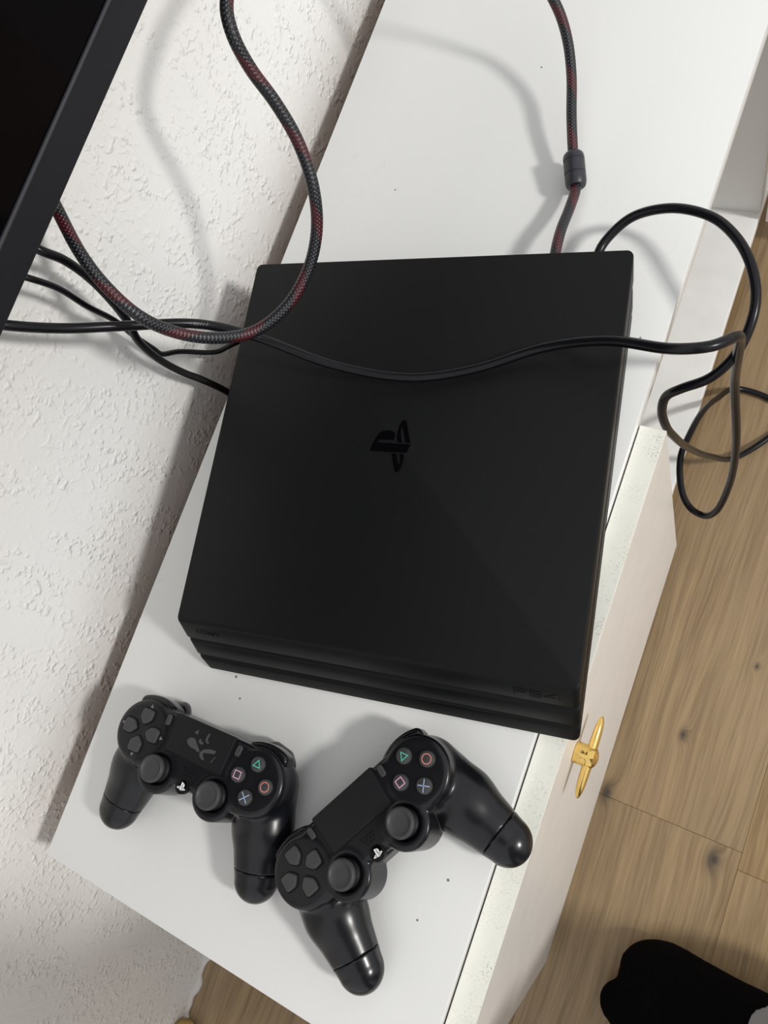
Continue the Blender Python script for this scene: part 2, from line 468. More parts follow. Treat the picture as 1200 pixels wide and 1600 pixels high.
# ------------------------------------------------------------------ cabinet
CW = 0.3399           # depth of the top
CL = 1.355            # length
cab = empty('tv_cabinet', (0, 0, 0)); tag(cab, 'long low white laminate television cabinet with an open bay, against the wall', 'cabinet')
TH = .018
link('top_board', box_mesh('top_board', 0, CW, 0, CL, ZT-TH, ZT, .0007, 2), MB, cab)
link('base_board', box_mesh('base_board', 0.003, CW-.0005, 0.002, CL-.002, .028, .046, .0006, 1), MSHELF, cab)
for y in (0.002, .4435, .8765, CL-.002-TH):
    link('upright_panel', box_mesh('upright_panel', .003, CW-.001, y, y+TH, .046 if 0.01 < y < 1.3 else .028, ZT-TH, .0006, 1), MB, cab)
bp = link('back_panel', box_mesh('back_panel', -.0030, .0, .007, CL-.007, .03, ZT-.0040, .0004, 1), MHDF, cab); tag(bp, 'brown fibreboard back panel')
for x in (.02, CW-.06):
    for y in (.03, .45, .88, CL-.07):
        link('foot', box_mesh('foot', x, x+.04, y, y+.04, 0, .028, .002, 1), MWELL, cab)

def gold_handle(parent, loc, rz):
    """stem pointing +X with a slotted head, slim bar through it along Y"""
    h = empty('handle', loc, (0, 0, rz)); h.parent = parent
    prof = [(.0074, 0), (.0080, .0004), (.0082, .003), (.0082, .0125), (.0077, .0145), (.0052, .0162), (.0028, .0171), (.0004, .0174)]
    me = lathe('stem', prof, 32); me.transform(Matrix.Rotation(math.radians(90), 4, 'Y')); link('stem', me, MG, h)
    me = lathe('collar', [(.0083, .0082), (.0087, .0086), (.0087, .0098), (.0083, .0102)], 32); me.transform(Matrix.Rotation(math.radians(90), 4, 'Y')); link('collar', me, MG, h)
    rings = []
    for k in range(25):
        s = math.sin(math.pi*(k/24-.5)); y = .0308*s
        w = (1-abs(s)**5.0)**.5 if abs(s) < 1 else 0
        w = max(w, .08)
        rings.append([(.0112+.0036*w*math.cos(a)*(1-.10*abs(s)), y, .0050*w*math.sin(a)*(1-.1*abs(s))) for a in [2*math.pi*j/16 for j in range(16)]])
    me = rings_mesh('bar', rings); me.polygons.foreach_set('use_smooth', [True]*len(me.polygons))
    bm = bmesh.new(); bm.from_mesh(me); bmesh.ops.recalc_face_normals(bm, faces=bm.faces[:]); bm.to_mesh(me); bm.free()
    link('bar', me, MG, h)
    tag(h, 'polished brass T-bar handle')
    return h

def door_part(name, x0, x1, y0, y1, z0, z1, parent):
    """panel whose top edge is unpainted, chipped board"""
    d = link(name, box_mesh(name, x0, x1, y0, y1, z0, z1, .0003, 1), MDOOR, parent)
    d.data.materials.append(ME)
    for p in d.data.polygons:
        if p.normal.z > .9: p.material_index = 1
    return d

DX0, DX1 = .3409, .3595
door = door_part('door', DX0, DX1, -.0176, .4635, ZT-.4019, ZT-.010, cab)
tag(door, 'beige-white door with a chipped pale top edge')
hd = gold_handle(door, (DX1, .2290, ZT-.068), 0)
# second door, at the far bay, swung open square to the cabinet
dr = link('door', box_mesh('door', 0, .40, 0, .017, 0, .366, .0006, 1), MDOOR, cab, loc=(.3475, .8665, ZT-.376), rot=(0, 0, 0))
tag(dr, 'far door swung open')

# ------------------------------------------------------------------ television
TX = .05; TZ = ZT+.260
tv = empty('television', (TX, .56, TZ)); tag(tv, 'black flat television with a wide dark bezel on the wall above the cabinet', 'television')
TY0, TY1, THH = -.50, .50, .60
link('housing', box_mesh('housing', -.048, -.004, TY0+.004, TY1-.004, .004, THH-.004, .004, 2), MBEZEL, tv)
BW = .0205
for nm, a in (('bezel', (TY0, TY1, 0, BW)), ('bezel', (TY0, TY1, THH-BW, THH)), ('bezel', (TY0, TY0+BW, BW, THH-BW)), ('bezel', (TY1-BW, TY1, BW, THH-BW))):
    link(nm, box_mesh(nm, -.004, 0, *a, .0006, 1), MBEZEL, tv)
for a in ((TY0+BW, TY1-BW, BW, BW+.0016), (TY0+BW, TY1-BW, THH-BW-.0016, THH-BW), (TY0+BW, TY0+BW+.0016, BW, THH-BW), (TY1-BW-.0016, TY1-BW, BW, THH-BW)):
    link('bezel_rim', box_mesh('bezel_rim', -.004, .0006, *a, .0003, 1), MBEZ2, tv)
link('screen', box_mesh('screen', -.004, -.0012, TY0+BW+.0016, TY1-BW-.0016, BW+.0016, THH-BW-.0016), MSCREEN, tv)
link('wall_bracket', box_mesh('wall_bracket', XW-TX+.001, -.048, -.15, .15, .2, .4, .002, 1), MBEZEL, tv)

# ------------------------------------------------------------------ games console
CTH = math.radians(10.4792); SL = .0335; CX, CY = .07539, .21815
CWD, CDP = .295, .2935
con = empty('games_console', (CX, CY, ZT), (0, 0, CTH)); tag(con, 'large black three-tier games console lying flat on the white cabinet', 'games console')
def shear(z): return -SL*(.055-z)/.051
def tier(name, z0, z1, inset, mat, bev=.0011, rad=.0045, lo_in=0.0):
    rings = []
    for z, i in ((z0, inset+bev+lo_in), (z0+bev*.35, inset+bev*.35+lo_in), (z0+bev, inset+lo_in*.8), (z1-bev, inset), (z1-bev*.3, inset+bev*.3), (z1, inset+bev)):
        s = shear(z)
        rings.append([(x, y+s, z) for x, y in rrect(i, CWD-i, i, CDP-i, rad, 6)])
    me = rings_mesh(name, rings); auto_smooth(me, 40)
    return link(name, me, mat, con)
t3 = tier('top_slab', .0388, .0550, 0, MCONS)
tier('middle_slab', .0216, .0350, .0004, MCONS)
tier('bottom_slab', .0040, .0178, .0008, MCONS, lo_in=.0018)
tier('core', .0060, .0500, .0042, MGROOVE)
for x, y in ((.03, .0), (.265, .0), (.03, .22), (.265, .22)):
    me = lathe('rubber_foot', [(.009, 0), (.0095, .001), (.0095, .0045), (.001, .0045)], 20); link('rubber_foot', me, MWELL, con, loc=(x, y, 0))
# silver disc slot / eject line in the recess stays dark; rear ports
for x, w, z in ((.236, .018, .024), (.266, .020, .020)):
    link('rear_port', box_mesh('rear_port', x-w/2, x+w/2, shear(z)+CDP-.012, shear(z)+CDP-.004, z-.004, z+.004), MWELL, con)

LOGO = "M8.985 2.596v17.548l3.915 1.261V6.688c0-.69.304-1.151.794-.991.636.181.76.814.76 1.505v5.876c2.441 1.193 4.362-.002 4.362-3.153 0-3.237-1.126-4.675-4.438-5.827-1.307-.448-3.728-1.186-5.391-1.502zM13.641 18.838l6.296-2.275c.715-.258.826-.625.246-.818-.586-.192-1.637-.139-2.357.123l-4.205 1.499v-2.385l.24-.085c0 0 1.201-.42 2.913-.615 1.696-.18 3.785.029 5.437.661 1.848.601 2.041 1.472 1.576 2.072-.465.6-1.622 1.036-1.622 1.036l-8.544 3.107v-2.297zM1.808 18.6c-1.9-.545-2.214-1.668-1.352-2.321.801-.585 2.159-1.051 2.159-1.051l5.616-2.013v2.313l-4.026 1.472c-.705.271-.825.632-.239.826.586.195 1.637.15 2.343-.12l1.938-.706v2.074c-.12.03-.256.044-.39.073-1.939.331-3.996.196-6.038-.479z"
def svg_polys(d, nb=6):
    tok = re.findall(r'[MmLlCcVvHhZz]|-?\d*\.\d+|-?\d+', d); i = 0; cmd = None; x = y = 0.0; out = []; cur = []
    def num():
        nonlocal i; v = float(tok[i]); i += 1; return v
    while i < len(tok):
        if tok[i].isalpha(): cmd = tok[i]; i += 1
        if cmd in 'Zz': out.append(cur); cur = []; continue
        if cmd == 'M': x, y = num(), num(); cur = [(x, y)]; cmd = 'L'
        elif cmd == 'L': x, y = num(), num(); cur.append((x, y))
        elif cmd == 'l': x += num(); y += num(); cur.append((x, y))
        elif cmd == 'v': y += num(); cur.append((x, y))
        elif cmd == 'V': y = num(); cur.append((x, y))
        elif cmd == 'h': x += num(); cur.append((x, y))
        elif cmd == 'c':
            a = [num() for _ in range(6)]
            p0 = (x, y); p1 = (x+a[0], y+a[1]); p2 = (x+a[2], y+a[3]); p3 = (x+a[4], y+a[5])
            for k in range(1, nb+1):
                t = k/nb; u = 1-t
                cur.append(tuple(u**3*p0[q]+3*u*u*t*p1[q]+3*u*t*t*p2[q]+t**3*p3[q] for q in (0, 1)))
            x, y = p3
    def clean(p):
        r = []
        for q in p:
            if not r or math.dist(q, r[-1]) > 1e-4: r.append(q)
        if math.dist(r[0], r[-1]) < 1e-4: r.pop()
        return r
    return [clean([((px-12)/24, (12-py)/24) for px, py in p]) for p in out]
LP = svg_polys(LOGO)
lg = curve_mesh('emblem', [[(x*.0385, y*.0385) for x, y in p] for p in LP], .0001, .00012)
link('emblem', lg, MGLOSS, con, loc=(.1455, .1462, .05515), rot=(0, 0, math.radians(90))); 
# lettering on the slanted front of the top tier
fa = math.atan2(.051, SL)           # slope of the front face
sy = text_mesh('maker_lettering', 'SONY', .0066, .00008, 1.05)
for v in sy.vertices: v.co.x *= 1.22
link('maker_lettering', sy, MLET, con, loc=(.0245, shear(.0478)-.0002, .0478), rot=(fa, 0, 0))
ps4 = [[(0, 0), (0, .0056), (.0066, .0056), (.0080, .0046), (.0080, .0036), (.0066, .0026), (.0016, .0026)],
       [(.0100, 0), (.0164, 0), (.0176, .0009), (.0176, .0020), (.0164, .0028), (.0112, .0028), (.0100, .0038), (.0100, .0048), (.0112, .0056), (.0176, .0056)],
       [(.0270, 0), (.0270, .0056), (.0196, .0016), (.0282, .0016)]]
link('model_lettering', flat_polys_mesh('model_lettering', stroke_polys(ps4, .0007), .00015), MLET, con, loc=(.2545, shear(.0440)-.0002, .0440), rot=(fa, 0, 0))

# ------------------------------------------------------------------ controllers
MM = .001
def grip_axis(s):
    return [(53.0*s, -1, 19.0), (57.8*s, -28, 14.0), (64.6*s, -62.5, 7.0)]
CUT_A = np.array([57.8, -28, 14.0]); CUT_B = np.array([64.6, -62.5, 7.0]); CUT_D = (CUT_B-CUT_A)/np.linalg.norm(CUT_B-CUT_A); CUT_O = CUT_A+(CUT_B-CUT_A)*.80
def shell(X, Y, Z):
    A = np.abs(X)
    slab = d_box(A, Y, Z, (0, -2, 26.0), (52, 23.5, 15.0), 5)
    disc = d_cyl(A, Y, Z, 50.5, -.5, 23.4, 20, 41.2, 3.6)
    d = smin(slab, disc, .8)
    g = grip_axis(1)
    q = 1.18; gz = [(a, b, c*q) for a, b, c in g]          # a little flatter than round
    gr = smin(d_cone(A, Y, Z*q, gz[0], gz[1], 21.8, 22.0), d_cone(A, Y, Z*q, gz[1], gz[2], 22.0, 16.0), 4.0)
    d = smin(d, gr, 5.0)
    pod = d_cyl(A, Y, Z, 25.5, -20.3, 17.0, 13, 41.0, 2.4)
    d = smin(d, pod, .8)
    hole = d_cyl(A, Y, Z, 25.5, -20, 11.0, 34.5, 60, 1.0)
    d = smax(d, -hole, 1.2)
    return d
def cut(X, Y, Z):
    A = np.abs(X); return (A-CUT_O[0])*CUT_D[0]+(Y-CUT_O[1])*CUT_D[1]+(Z-CUT_O[2])*CUT_D[2]
H = 0.95
me_body = surface_net('body', lambda X, Y, Z: np.maximum(shell(X, Y, Z), cut(X, Y, Z)+.06), (-88, -85, -11), (88, 32, 46), H)
def cap_sdf(X, Y, Z): return np.maximum(shell(X, Y, Z), .06-cut(X, Y, Z))
me_capR = surface_net('grip_end', cap_sdf, (36, -85, -12), (88, -34, 34), H)
me_capL = surface_net('grip_end', lambda X, Y, Z: cap_sdf(X, Y, Z), (-88, -85, -12), (-36, -34, 34), H)
def bumper(sgn):
    def f(X, Y, Z):
        A = X*sgn
        ring = np.abs(np.sqrt((A-50.5)**2+(Y+8)**2)-31.5)-3.4
        d = smax(ring, np.abs(Z-28.5)-7.5, 4.0)
        d = smax(d, 34.0-A, 2.0); d = smax(d, A-67.0, 2.5); return smax(d, -(Y-12), 1.5)
    return f
def trigger(sgn):
    def f(X, Y, Z):
        A = X*sgn
        d = d_cone(A, Y, Z, (43, 18, 15), (56, 15, 15), 9.0, 9.0)
        d = smin(d, d_cone(A, Y, Z, (44, 23, 11), (54, 21, 11), 5.0, 5.0), 4)
        return np.maximum(d, Z-22.0)
    return f
me_l1 = surface_net('shoulder_button', bumper(-1), (-74, 5, 18), (-28, 34, 40), .8); me_r1 = surface_net('shoulder_button', bumper(1), (28, 5, 18), (74, 34, 40), .8)
me_l2 = surface_net('trigger', trigger(-1), (-74, 5, 0), (-28, 40, 26), .9); me_r2 = surface_net('trigger', trigger(1), (28, 5, 0), (74, 40, 26), .9)
for m in (me_body, me_capR, me_capL, me_l1, me_r1, me_l2, me_r2): m.transform(Matrix.Scale(MM, 4))
def sc(pts): return [(x*MM, y*MM) for x, y in pts]
def plate(name, poly, z0, z1, bev=.5):
    """poly in mm -> bevelled plate"""
    c = (sum(p[0] for p in poly)/len(poly), sum(p[1] for p in poly)/len(poly))
    def ins(d):
        out = []
        n = len(poly)
        for i in range(n):
            a = Vector(poly[i-1]); b = Vector(poly[i]); e = Vector(poly[(i+1) % n])
            d1 = (b-a).normalized(); d2 = (e-b).normalized(); nn = Vector((-d1.y-d2.y, d1.x+d2.x)); nn.normalize()
            out.append((b.x+nn.x*d, b.y+nn.y*d))
        return out
    rings = [[(x*MM, y*MM, z*MM) for x, y in ins(d)] for d, z in ((0, z0), (0, z1-bev), (bev*.3, z1-bev*.3), (bev, z1))]
    me = rings_mesh(name, rings); auto_smooth(me, 22); return me
def round_poly(pts, r, n=4):
    out = []
    m = len(pts)
    for i in range(m):
        a = Vector(pts[i-1]); b = Vector(pts[i]); c = Vector(pts[(i+1) % m])
        u = (a-b); v = (c-b); q = min(r, u.length*.45, v.length*.45); p0 = b+u.normalized()*q; p1 = b+v.normalized()*q
        for k in range(n+1):
            t = k/n; out.append(tuple(p0*(1-t)**2+b*2*t*(1-t)+p1*t*t))
    return out
FZ = 41.2
tp = [(-26.3, 21.6), (-25.2, -5.2), (25.2, -5.2), (26.3, 21.6)]
me_tp = plate('touchpad', round_poly(tp, 1.6), 38.0, 41.9, .5)
me_tps = plate('touchpad_seam', round_poly([(-27.3, 21.8), (-26.2, -6.2), (26.2, -6.2), (27.3, 21.8)], 2.0), 38.0, 41.45, .1)
petal = round_poly([(-5.0, 6.2), (-5.2, -1.2), (0, -5.8), (5.2, -1.2), (5.0, 6.2)], 2.0)
petal_w = round_poly([(-6.0, 7.2), (-6.2, -1.6), (0, -7.0), (6.2, -1.6), (6.0, 7.2)], 2.4)
me_pet = plate('dpad_key', petal, 40.5, 43.6, .9); me_petw = plate('key_recess', petal_w, 40.6, 41.6, .1)
me_btn = lathe('action_button', [(5.3*MM, 40.6*MM), (5.3*MM, 42.9*MM), (5.0*MM, 43.5*MM), (4.2*MM, 43.8*MM), (.1*MM, 43.95*MM)], 32)
me_btw = lathe('button_recess', [(6.3*MM, 40.6*MM), (6.3*MM, 41.6*MM), (.1*MM, 41.6*MM)], 32)
me_opt = plate('option_key', round_poly([(-2.1, 4.0), (-2.1, -4.0), (2.1, -4.0), (2.1, 4.0)], 2.0), 39.8, 42.6, .7)
me_optw = plate('key_recess', round_poly([(-2.8, 4.7), (-2.8, -4.7), (2.8, -4.7), (2.8, 4.7)], 2.6), 39.0, 41.55, .1)
me_ps = lathe('home_button', [(4.6*MM, 38.0*MM), (4.6*MM, 41.5*MM), (4.2*MM, 41.65*MM), (.1*MM, 41.65*MM)], 28)
me_psw = lathe('button_recess', [(5.4*MM, 38.0*MM), (5.4*MM, 41.5*MM), (.1*MM, 41.5*MM)], 28)
me_pslogo = curve_mesh('emblem', [[(x*7.2*MM, y*7.2*MM) for x, y in p] for p in LP], .00005)
me_stick = lathe('stick_cap', [(4.5*MM, 37*MM), (5.5*MM, 41*MM), (8.6*MM, 44.4*MM), (9.6*MM, 45.4*MM), (9.9*MM, 46.6*MM), (9.6*MM, 48.2*MM), (8.8*MM, 49.1*MM), (7.9*MM, 49.2*MM), (7.2*MM, 48.7*MM), (6.6*MM, 48.1*MM), (4*MM, 47.8*MM), (.1*MM, 47.9*MM)], 40)
me_skirt = lathe('stick_dome', [(10.8*MM, 34.3*MM), (11.2*MM, 36*MM), (8.5*MM, 39.2*MM), (5*MM, 40.5*MM), (.1*MM, 40.8*MM)], 32)
holes = []
for row, (n, y) in enumerate(((5, -10.6), (4, -12.9), (3, -15.2))):
    for k in range(n):
        x = (k-(n-1)/2)*2.5; holes.append([((x+.72*math.cos(a))*MM, (y+.72*math.sin(a))*MM) for a in [2*math.pi*j/10 for j in range(10)]])
me_holes = flat_polys_mesh('speaker_grille', holes, .00012)
def ring2d(pts_out, pts_in):
    n = len(pts_out); return [[pts_out[i], pts_out[(i+1) % n], pts_in[(i+1) % n], pts_in[i]] for i in range(n)]
def regular(n, r, a0): return [(r*math.cos(a0+2*math.pi*i/n), r*math.sin(a0+2*math.pi*i/n)) for i in range(n)]
sw = .62
sym = {
 'triangle': ring2d(sc([(x, y-.25) for x, y in regular(3, 3.7, math.pi/2)]), sc([(x, y-.25) for x, y in regular(3, 3.7-2*sw, math.pi/2)])),
 'circle': ring2d(sc(regular(32, 3.5, 0)), sc(regular(32, 3.5-sw*1.1, 0))),
 'square': ring2d(sc(regular(4, 3.9, math.pi/4)), sc(regular(4, 3.9-1.414*sw, math.pi/4))),
 'cross': [[(x*MM, y*MM) for x, y in q] for q in stroke_polys([[(-2.7, -2.7), (2.7, 2.7)], [(-2.7, 2.7), (2.7, -2.7)]], sw)],
}
me_sym = {k: flat_polys_mesh('symbol', v, .0001) for k, v in sym.items()}
arrow = flat_polys_mesh('arrow_mark', [sc([(-1.5, -1.1), (1.5, -1.1), (0, 1.6)])], .0001)

def controller(loc, rz, pitch, label, arrows=False, residue=False):
    c = empty('game_controller', loc, (0, 0, 0)); tag(c, label, 'game controller', 'game controllers on the cabinet')
    c.rotation_mode = 'XYZ'
    c.matrix_world = Matrix.Translation(loc) @ Matrix.Rotation(rz, 4, 'Z') @ Matrix.Rotation(-pitch, 4, 'X')
    L = lambda n, me, m, par=c, **k: link(n, me, m, par, **k)
    b = L('body', me_body, MPAD)
    L('grip_end', me_capR, MCAP); L('grip_end', me_capL, MCAP)
    for me in (me_l1, me_r1): L('shoulder_button', me, MTRIG)
    for me in (me_l2, me_r2): L('trigger', me, MTRIG)
    L('touchpad_seam', me_tps, MWELL); t = L('touchpad', me_tp, MTOUCH)
    if residue:
        R = [[(-7.2, 14.5), (-4.2, 17.6), (-3.6, 13.6), (-5.4, 14.2)], [(-10.5, 7.8), (-8.2, 10.4), (-4.6, 11.0), (-2.2, 8.6), (.8, 6.2), (3.4, 3.8), (1.5, 3.0), (-1.8, 4.2), (-4.8, 4.0), (-8.6, 5.2)],
             [(-1.5, 10.5), (.8, 12.8), (1.2, 10.0), (3.6, 11.2), (3.0, 8.6), (.6, 8.8)], [(3.6, 13.2), (4.8, 18.2), (6.0, 17.6), (5.4, 13.4), (8.0, 11.6), (6.4, 10.6)],
             [(3.4, 3.8), (6.2, 6.8), (11.0, 8.4), (16.0, 8.9), (15.4, 6.4), (10.0, 5.2), (6.0, 4.2), (7.6, 1.4), (9.6, .2), (7.6, -.6), (4.2, 1.0)],
             [(14.6, .2), (16.6, 5.2), (17.1, 5.0), (15.4, .0)]]
        rs = []
        for q in R: rs.append([(x*MM, y*MM) for x, y in round_poly(q, 1.2, 3)])
        o = link('sticker_residue', curve_mesh('sticker_residue', rs, .00003), MRES, t, loc=(-.0005, -.0008, 41.95*MM)); tag(o, 'grey remains of a worn-off sticker')
    L('speaker_grille', me_holes, MWELL, loc=(0, 0, 41.36*MM))
    for sx in (-1, 1):
        L('stick_dome', me_skirt, MWELL, loc=(25.5*MM*sx, -20*MM, 0))
        L('stick_cap', me_stick, MSTICK, loc=(25.5*MM*sx, -20*MM, 0))
        L('key_recess', me_optw, MWELL, loc=(32*sx*MM, 14.5*MM, 0), rot=(0, 0, math.radians(-4*sx)))
        L('option_key', me_opt, MKEY, loc=(32*sx*MM, 14.5*MM, 0), rot=(0, 0, math.radians(-4*sx)))
    L('button_recess', me_psw, MWELL, loc=(0, -23*MM, 0)); p = L('home_button', me_ps, MGLOSS, loc=(0, -23*MM, 0))
    link('emblem', me_pslogo, MWHITE, p, loc=(0, 0, 41.72*MM))
    for k in range(4):
        a = math.radians(90*k); dx, dy = -9.7*math.sin(a), 9.7*math.cos(a)
        L('key_recess', me_petw, MWELL, loc=((-50.5+dx)*MM, dy*MM, 0), rot=(0, 0, a))
        L('dpad_key', me_pet, MKEY, loc=((-50.5+dx)*MM, dy*MM, 0), rot=(0, 0, a))
        if arrows: L('arrow_mark', arrow, MARROW, loc=((-50.5+dx*1.88)*MM, dy*1.88*MM, 41.42*MM), rot=(0, 0, a))
    for nm, dx, dy, m in (('triangle', 0, 11.6, MGREEN), ('circle', 11.6, 0, MRED), ('cross', 0, -11.6, MBLUE), ('square', -11.6, 0, MPINK)):
        l = ((50.5+dx)*MM, dy*MM, 0)
        L('button_recess', me_btw, MWELL, loc=l); bt = L('action_button', me_btn, MKEY, loc=l)
        s = link('symbol', me_sym[nm], m, bt, loc=(0, 0, 43.87*MM)); tag(s, nm+' symbol')
    L('headset_port', box_mesh('headset_port', -.006, .006, -.0262, -.0250, .029, .034, .0008, 2), MWELL)
    # stand on the cabinet
    zmin = min((c.matrix_world @ v.co).z for me in (me_body, me_capL, me_capR, me_l2, me_r2) for v in me.vertices)
    c.location.z += ZT-zmin+.0002
    return c
controller((.1250, .1304, ZT), math.radians(1.8), math.radians(7), 'black game controller with a worn sticker on its touchpad, nearer the wall', True, True)
controller((.2618, .1420, ZT), math.radians(60.4), math.radians(7), 'black game controller turned at an angle with a clean touchpad, nearer the brass handle')

# ------------------------------------------------------------------ cables
HDMI = [(-.014, 0.475, 0.74), (-.010, .465, .700), (0.002, 0.4495, 0.6620), (0.03, 0.4179, 0.6392), (0.045, 0.4056, 0.6253), (0.06, 0.398, 0.6075), (0.07, 0.3998, 0.5846), (0.085, 0.4073, 0.5658), (0.1, 0.4238, 0.5469), (0.115, 0.4459, 0.5435), (0.125, 0.472, 0.5486), (0.13, 0.4953, 0.5622), (0.13, 0.514, 0.5829), (0.12, 0.5323, 0.6003), (0.11, 0.5429, 0.6201), (0.1, 0.5499, 0.6398), (0.095, 0.5576, 0.6575), (0.09, 0.5717, 0.6651), (.088, .64, .668), (.10, .715, .645), (.13, .765, .59), (.165, .77, .525), (0.1943, 0.7517, 0.48), (0.2016, 0.7443, 0.47), (0.2095, 0.7309, 0.46), (0.2168, 0.7115, 0.45), (0.2251, 0.6828, 0.444), (0.2335, 0.6572, 0.438), (0.239, 0.6425, 0.4335), (0.2443, 0.6293, 0.434), (0.2465, 0.6087, 0.438), (0.2482, 0.5865, 0.445), (0.2507, 0.5678, 0.448), (.2565, .536, .447)]
POWER = [(-0.01, 0.3571, 0.6557), (0.0, 0.3622, 0.6424), (0.01, 0.3774, 0.6117), (0.03, 0.3976, 0.5827), (0.06, 0.419, 0.5543), (0.0828, 0.4305, 0.52), (0.1361, 0.4304, 0.495), (0.1921, 0.4369, 0.484), (0.2349, 0.453, 0.482), (0.2788, 0.4756, 0.487), (0.3207, 0.4823, 0.5), (0.3615, 0.4773, 0.515), (0.3814, 0.4828, 0.515), (0.3917, 0.4954, 0.505), (0.3928, 0.5066, 0.48), (0.3919, 0.5121, 0.44), (0.3911, 0.5192, 0.38), (0.4001, 0.5087, 0.27), (0.4005, 0.4965, 0.19), (0.3940, 0.4815, 0.145), (0.3841, 0.479, 0.128), (0.3700, 0.4835, 0.125), (0.3576, 0.4964, 0.128), (0.3455, 0.5321, 0.13), (0.346, 0.5611, 0.12), (0.349, 0.602, 0.09), (0.3562, 0.6377, 0.045), (0.3697, 0.6678, 0.01), (0.4062, 0.6661, 0.0042), (0.4347, 0.6496, 0.0042), (0.4189, 0.6175, 0.0052), (0.3926, 0.5812, 0.02), (0.3705, 0.5538, 0.09), (0.3587, 0.5247, 0.19), (0.355, 0.4929, 0.31), (0.3512, 0.4842, 0.36), (0.349, 0.4853, 0.39), (0.3522, 0.489, 0.41), (0.3616, 0.4923, 0.42), (0.3785, 0.4997, 0.43), (0.3903, 0.515, 0.44), (0.3941, 0.5353, 0.45), (0.3915, 0.553, 0.455), (0.3819, 0.5718, 0.46), (0.3675, 0.5887, 0.46), (0.35, 0.6008, 0.458), (0.3231, 0.606, 0.455), (0.298, 0.5999, 0.45), (0.2854, 0.5871, 0.445), (0.2801, 0.5735, 0.442), (.2860, .542, .441)]
CA = [(-.012, .425, .72), (-0.008, 0.4148, 0.6521), (0.0, 0.4141, 0.6408), (0.002, 0.4174, 0.6253), (0.003, 0.4169, 0.5977), (0.002, 0.4091, 0.5592), (-0.002, 0.4022, 0.5377), (-0.008, 0.4013, 0.502), (-0.012, 0.405, 0.4683), (-0.014, 0.4089, 0.4477), (-0.017, 0.4148, 0.4039), (-0.018, 0.4152, 0.3725), (-.019, .43, .25), (-.019, .50, .06)]
CB = [(-.012, .395, .71), (-0.008, 0.3928, 0.6509), (0.0, 0.3947, 0.6422), (0.0, 0.4002, 0.6198), (-0.003, 0.4021, 0.5914), (-0.008, 0.4067, 0.5593), (-0.014, 0.4072, 0.5335), (-0.018, 0.4088, 0.5042), (-0.019, 0.4092, 0.4933), (-0.019, 0.4195, 0.4764), (-0.019, 0.4394, 0.4331), (-0.019, 0.4512, 0.4202), (-0.019, 0.4642, 0.4051), (-.020, .50, .33), (-.020, .56, .06)]

hd_ = empty('braided_cable', HDMI[0]); tag(hd_, 'red and black braided video cable looping from the television to the console', 'cable')
def child(o, parent):
    o.parent = parent; o.matrix_parent_inverse = Matrix.Translation(parent.location).inverted(); return o
me, P, T = tube('sleeve', catmull(HDMI, 10), .0040, 16)
child(link('sleeve', me, MBR), hd_)
FA, FB = Vector((0.2355, .6520, .4366)), Vector((.2428, .6335, .4335)); FM = (FA+FB)/2; FD = (FB-FA).normalized()
fp = [(.0045, -.0140), (.0068, -.0136), (.0086, -.0118), (.0092, -.0095), (.0092, -.0072), (.0086, -.0068), (.0086, -.0058), (.0092, -.0054), (.0092, .0034), (.0086, .0038), (.0086, .0048), (.0092, .0052), (.0092, .0095), (.0085, .0128), (.0078, .0138), (.0045, .0140)]
me = lathe('ferrite_core', [(r*.88, z) for r, z in fp], 32)
f = link('ferrite_core', me, plastic('ferrite_plastic', (.022, .023, .030), .42, .5), None)
f.rotation_euler = FD.to_track_quat('Z', 'Y').to_euler(); f.location = FM+Vector((0, 0, .0002)); child(f, hd_); tag(f, 'black ribbed ferrite barrel')
me = box_mesh('plug', -.008, .008, -.028, .004, -.0045, .0045, .0015, 2)
f = link('plug', me, MWELL); f.location = (.2533, .5520, .4475); f.rotation_euler = (0, 0, CTH); child(f, hd_)

pw = empty('power_cable', POWER[0]); tag(pw, 'plain black power cable running over the console and hanging in loops off the cabinet edge', 'cable')
me, P, T = tube('sheath', catmull(POWER, 10), .0034, 14)
child(link('sheath', me, MC), pw)
# approval code printed on the sheath, near the wall
txt = text_mesh('sheath_print', 'H05VV-F', .0032, .00002, 1.05)
i = min(range(len(P)), key=lambda k: (P[k]-Vector((.060, .419, .5543))).length)
fx = T[i]; camdir = (Vector(cam.location)-P[i]); fz = (camdir-fx*camdir.dot(fx)).normalized(); fy = fz.cross(fx)
o = link('sheath_print', txt, MPRINT)
o.matrix_world = Matrix(((fx.x, fy.x, fz.x, P[i].x+fz.x*.0036), (fx.y, fy.y, fz.y, P[i].y+fz.y*.0036), (fx.z, fy.z, fz.z, P[i].z+fz.z*.0036), (0, 0, 0, 1)))
mw = o.matrix_world.copy(); o.parent = pw; o.matrix_parent_inverse = Matrix.Translation(pw.location).inverted()
me = box_mesh('plug', -.009, .009, -.03, .004, -.0055, .0055, .0025, 2)
f = link('plug', me, MWELL); f.location = (.2835, .5560, .4412); f.rotation_euler = (0, 0, CTH); child(f, pw)

me, P, T = tube('hanging_cable', catmull(CA, 8), .0031, 12)
tag(link('hanging_cable', me, MC), 'thicker of two black cables dropping from the television behind the cabinet', 'cable')
me, P, T = tube('thin_cable', catmull(CB, 8), .0022, 12)
tag(link('thin_cable', me, MC), 'thinnest black cable hanging from the television along the wall', 'cable')

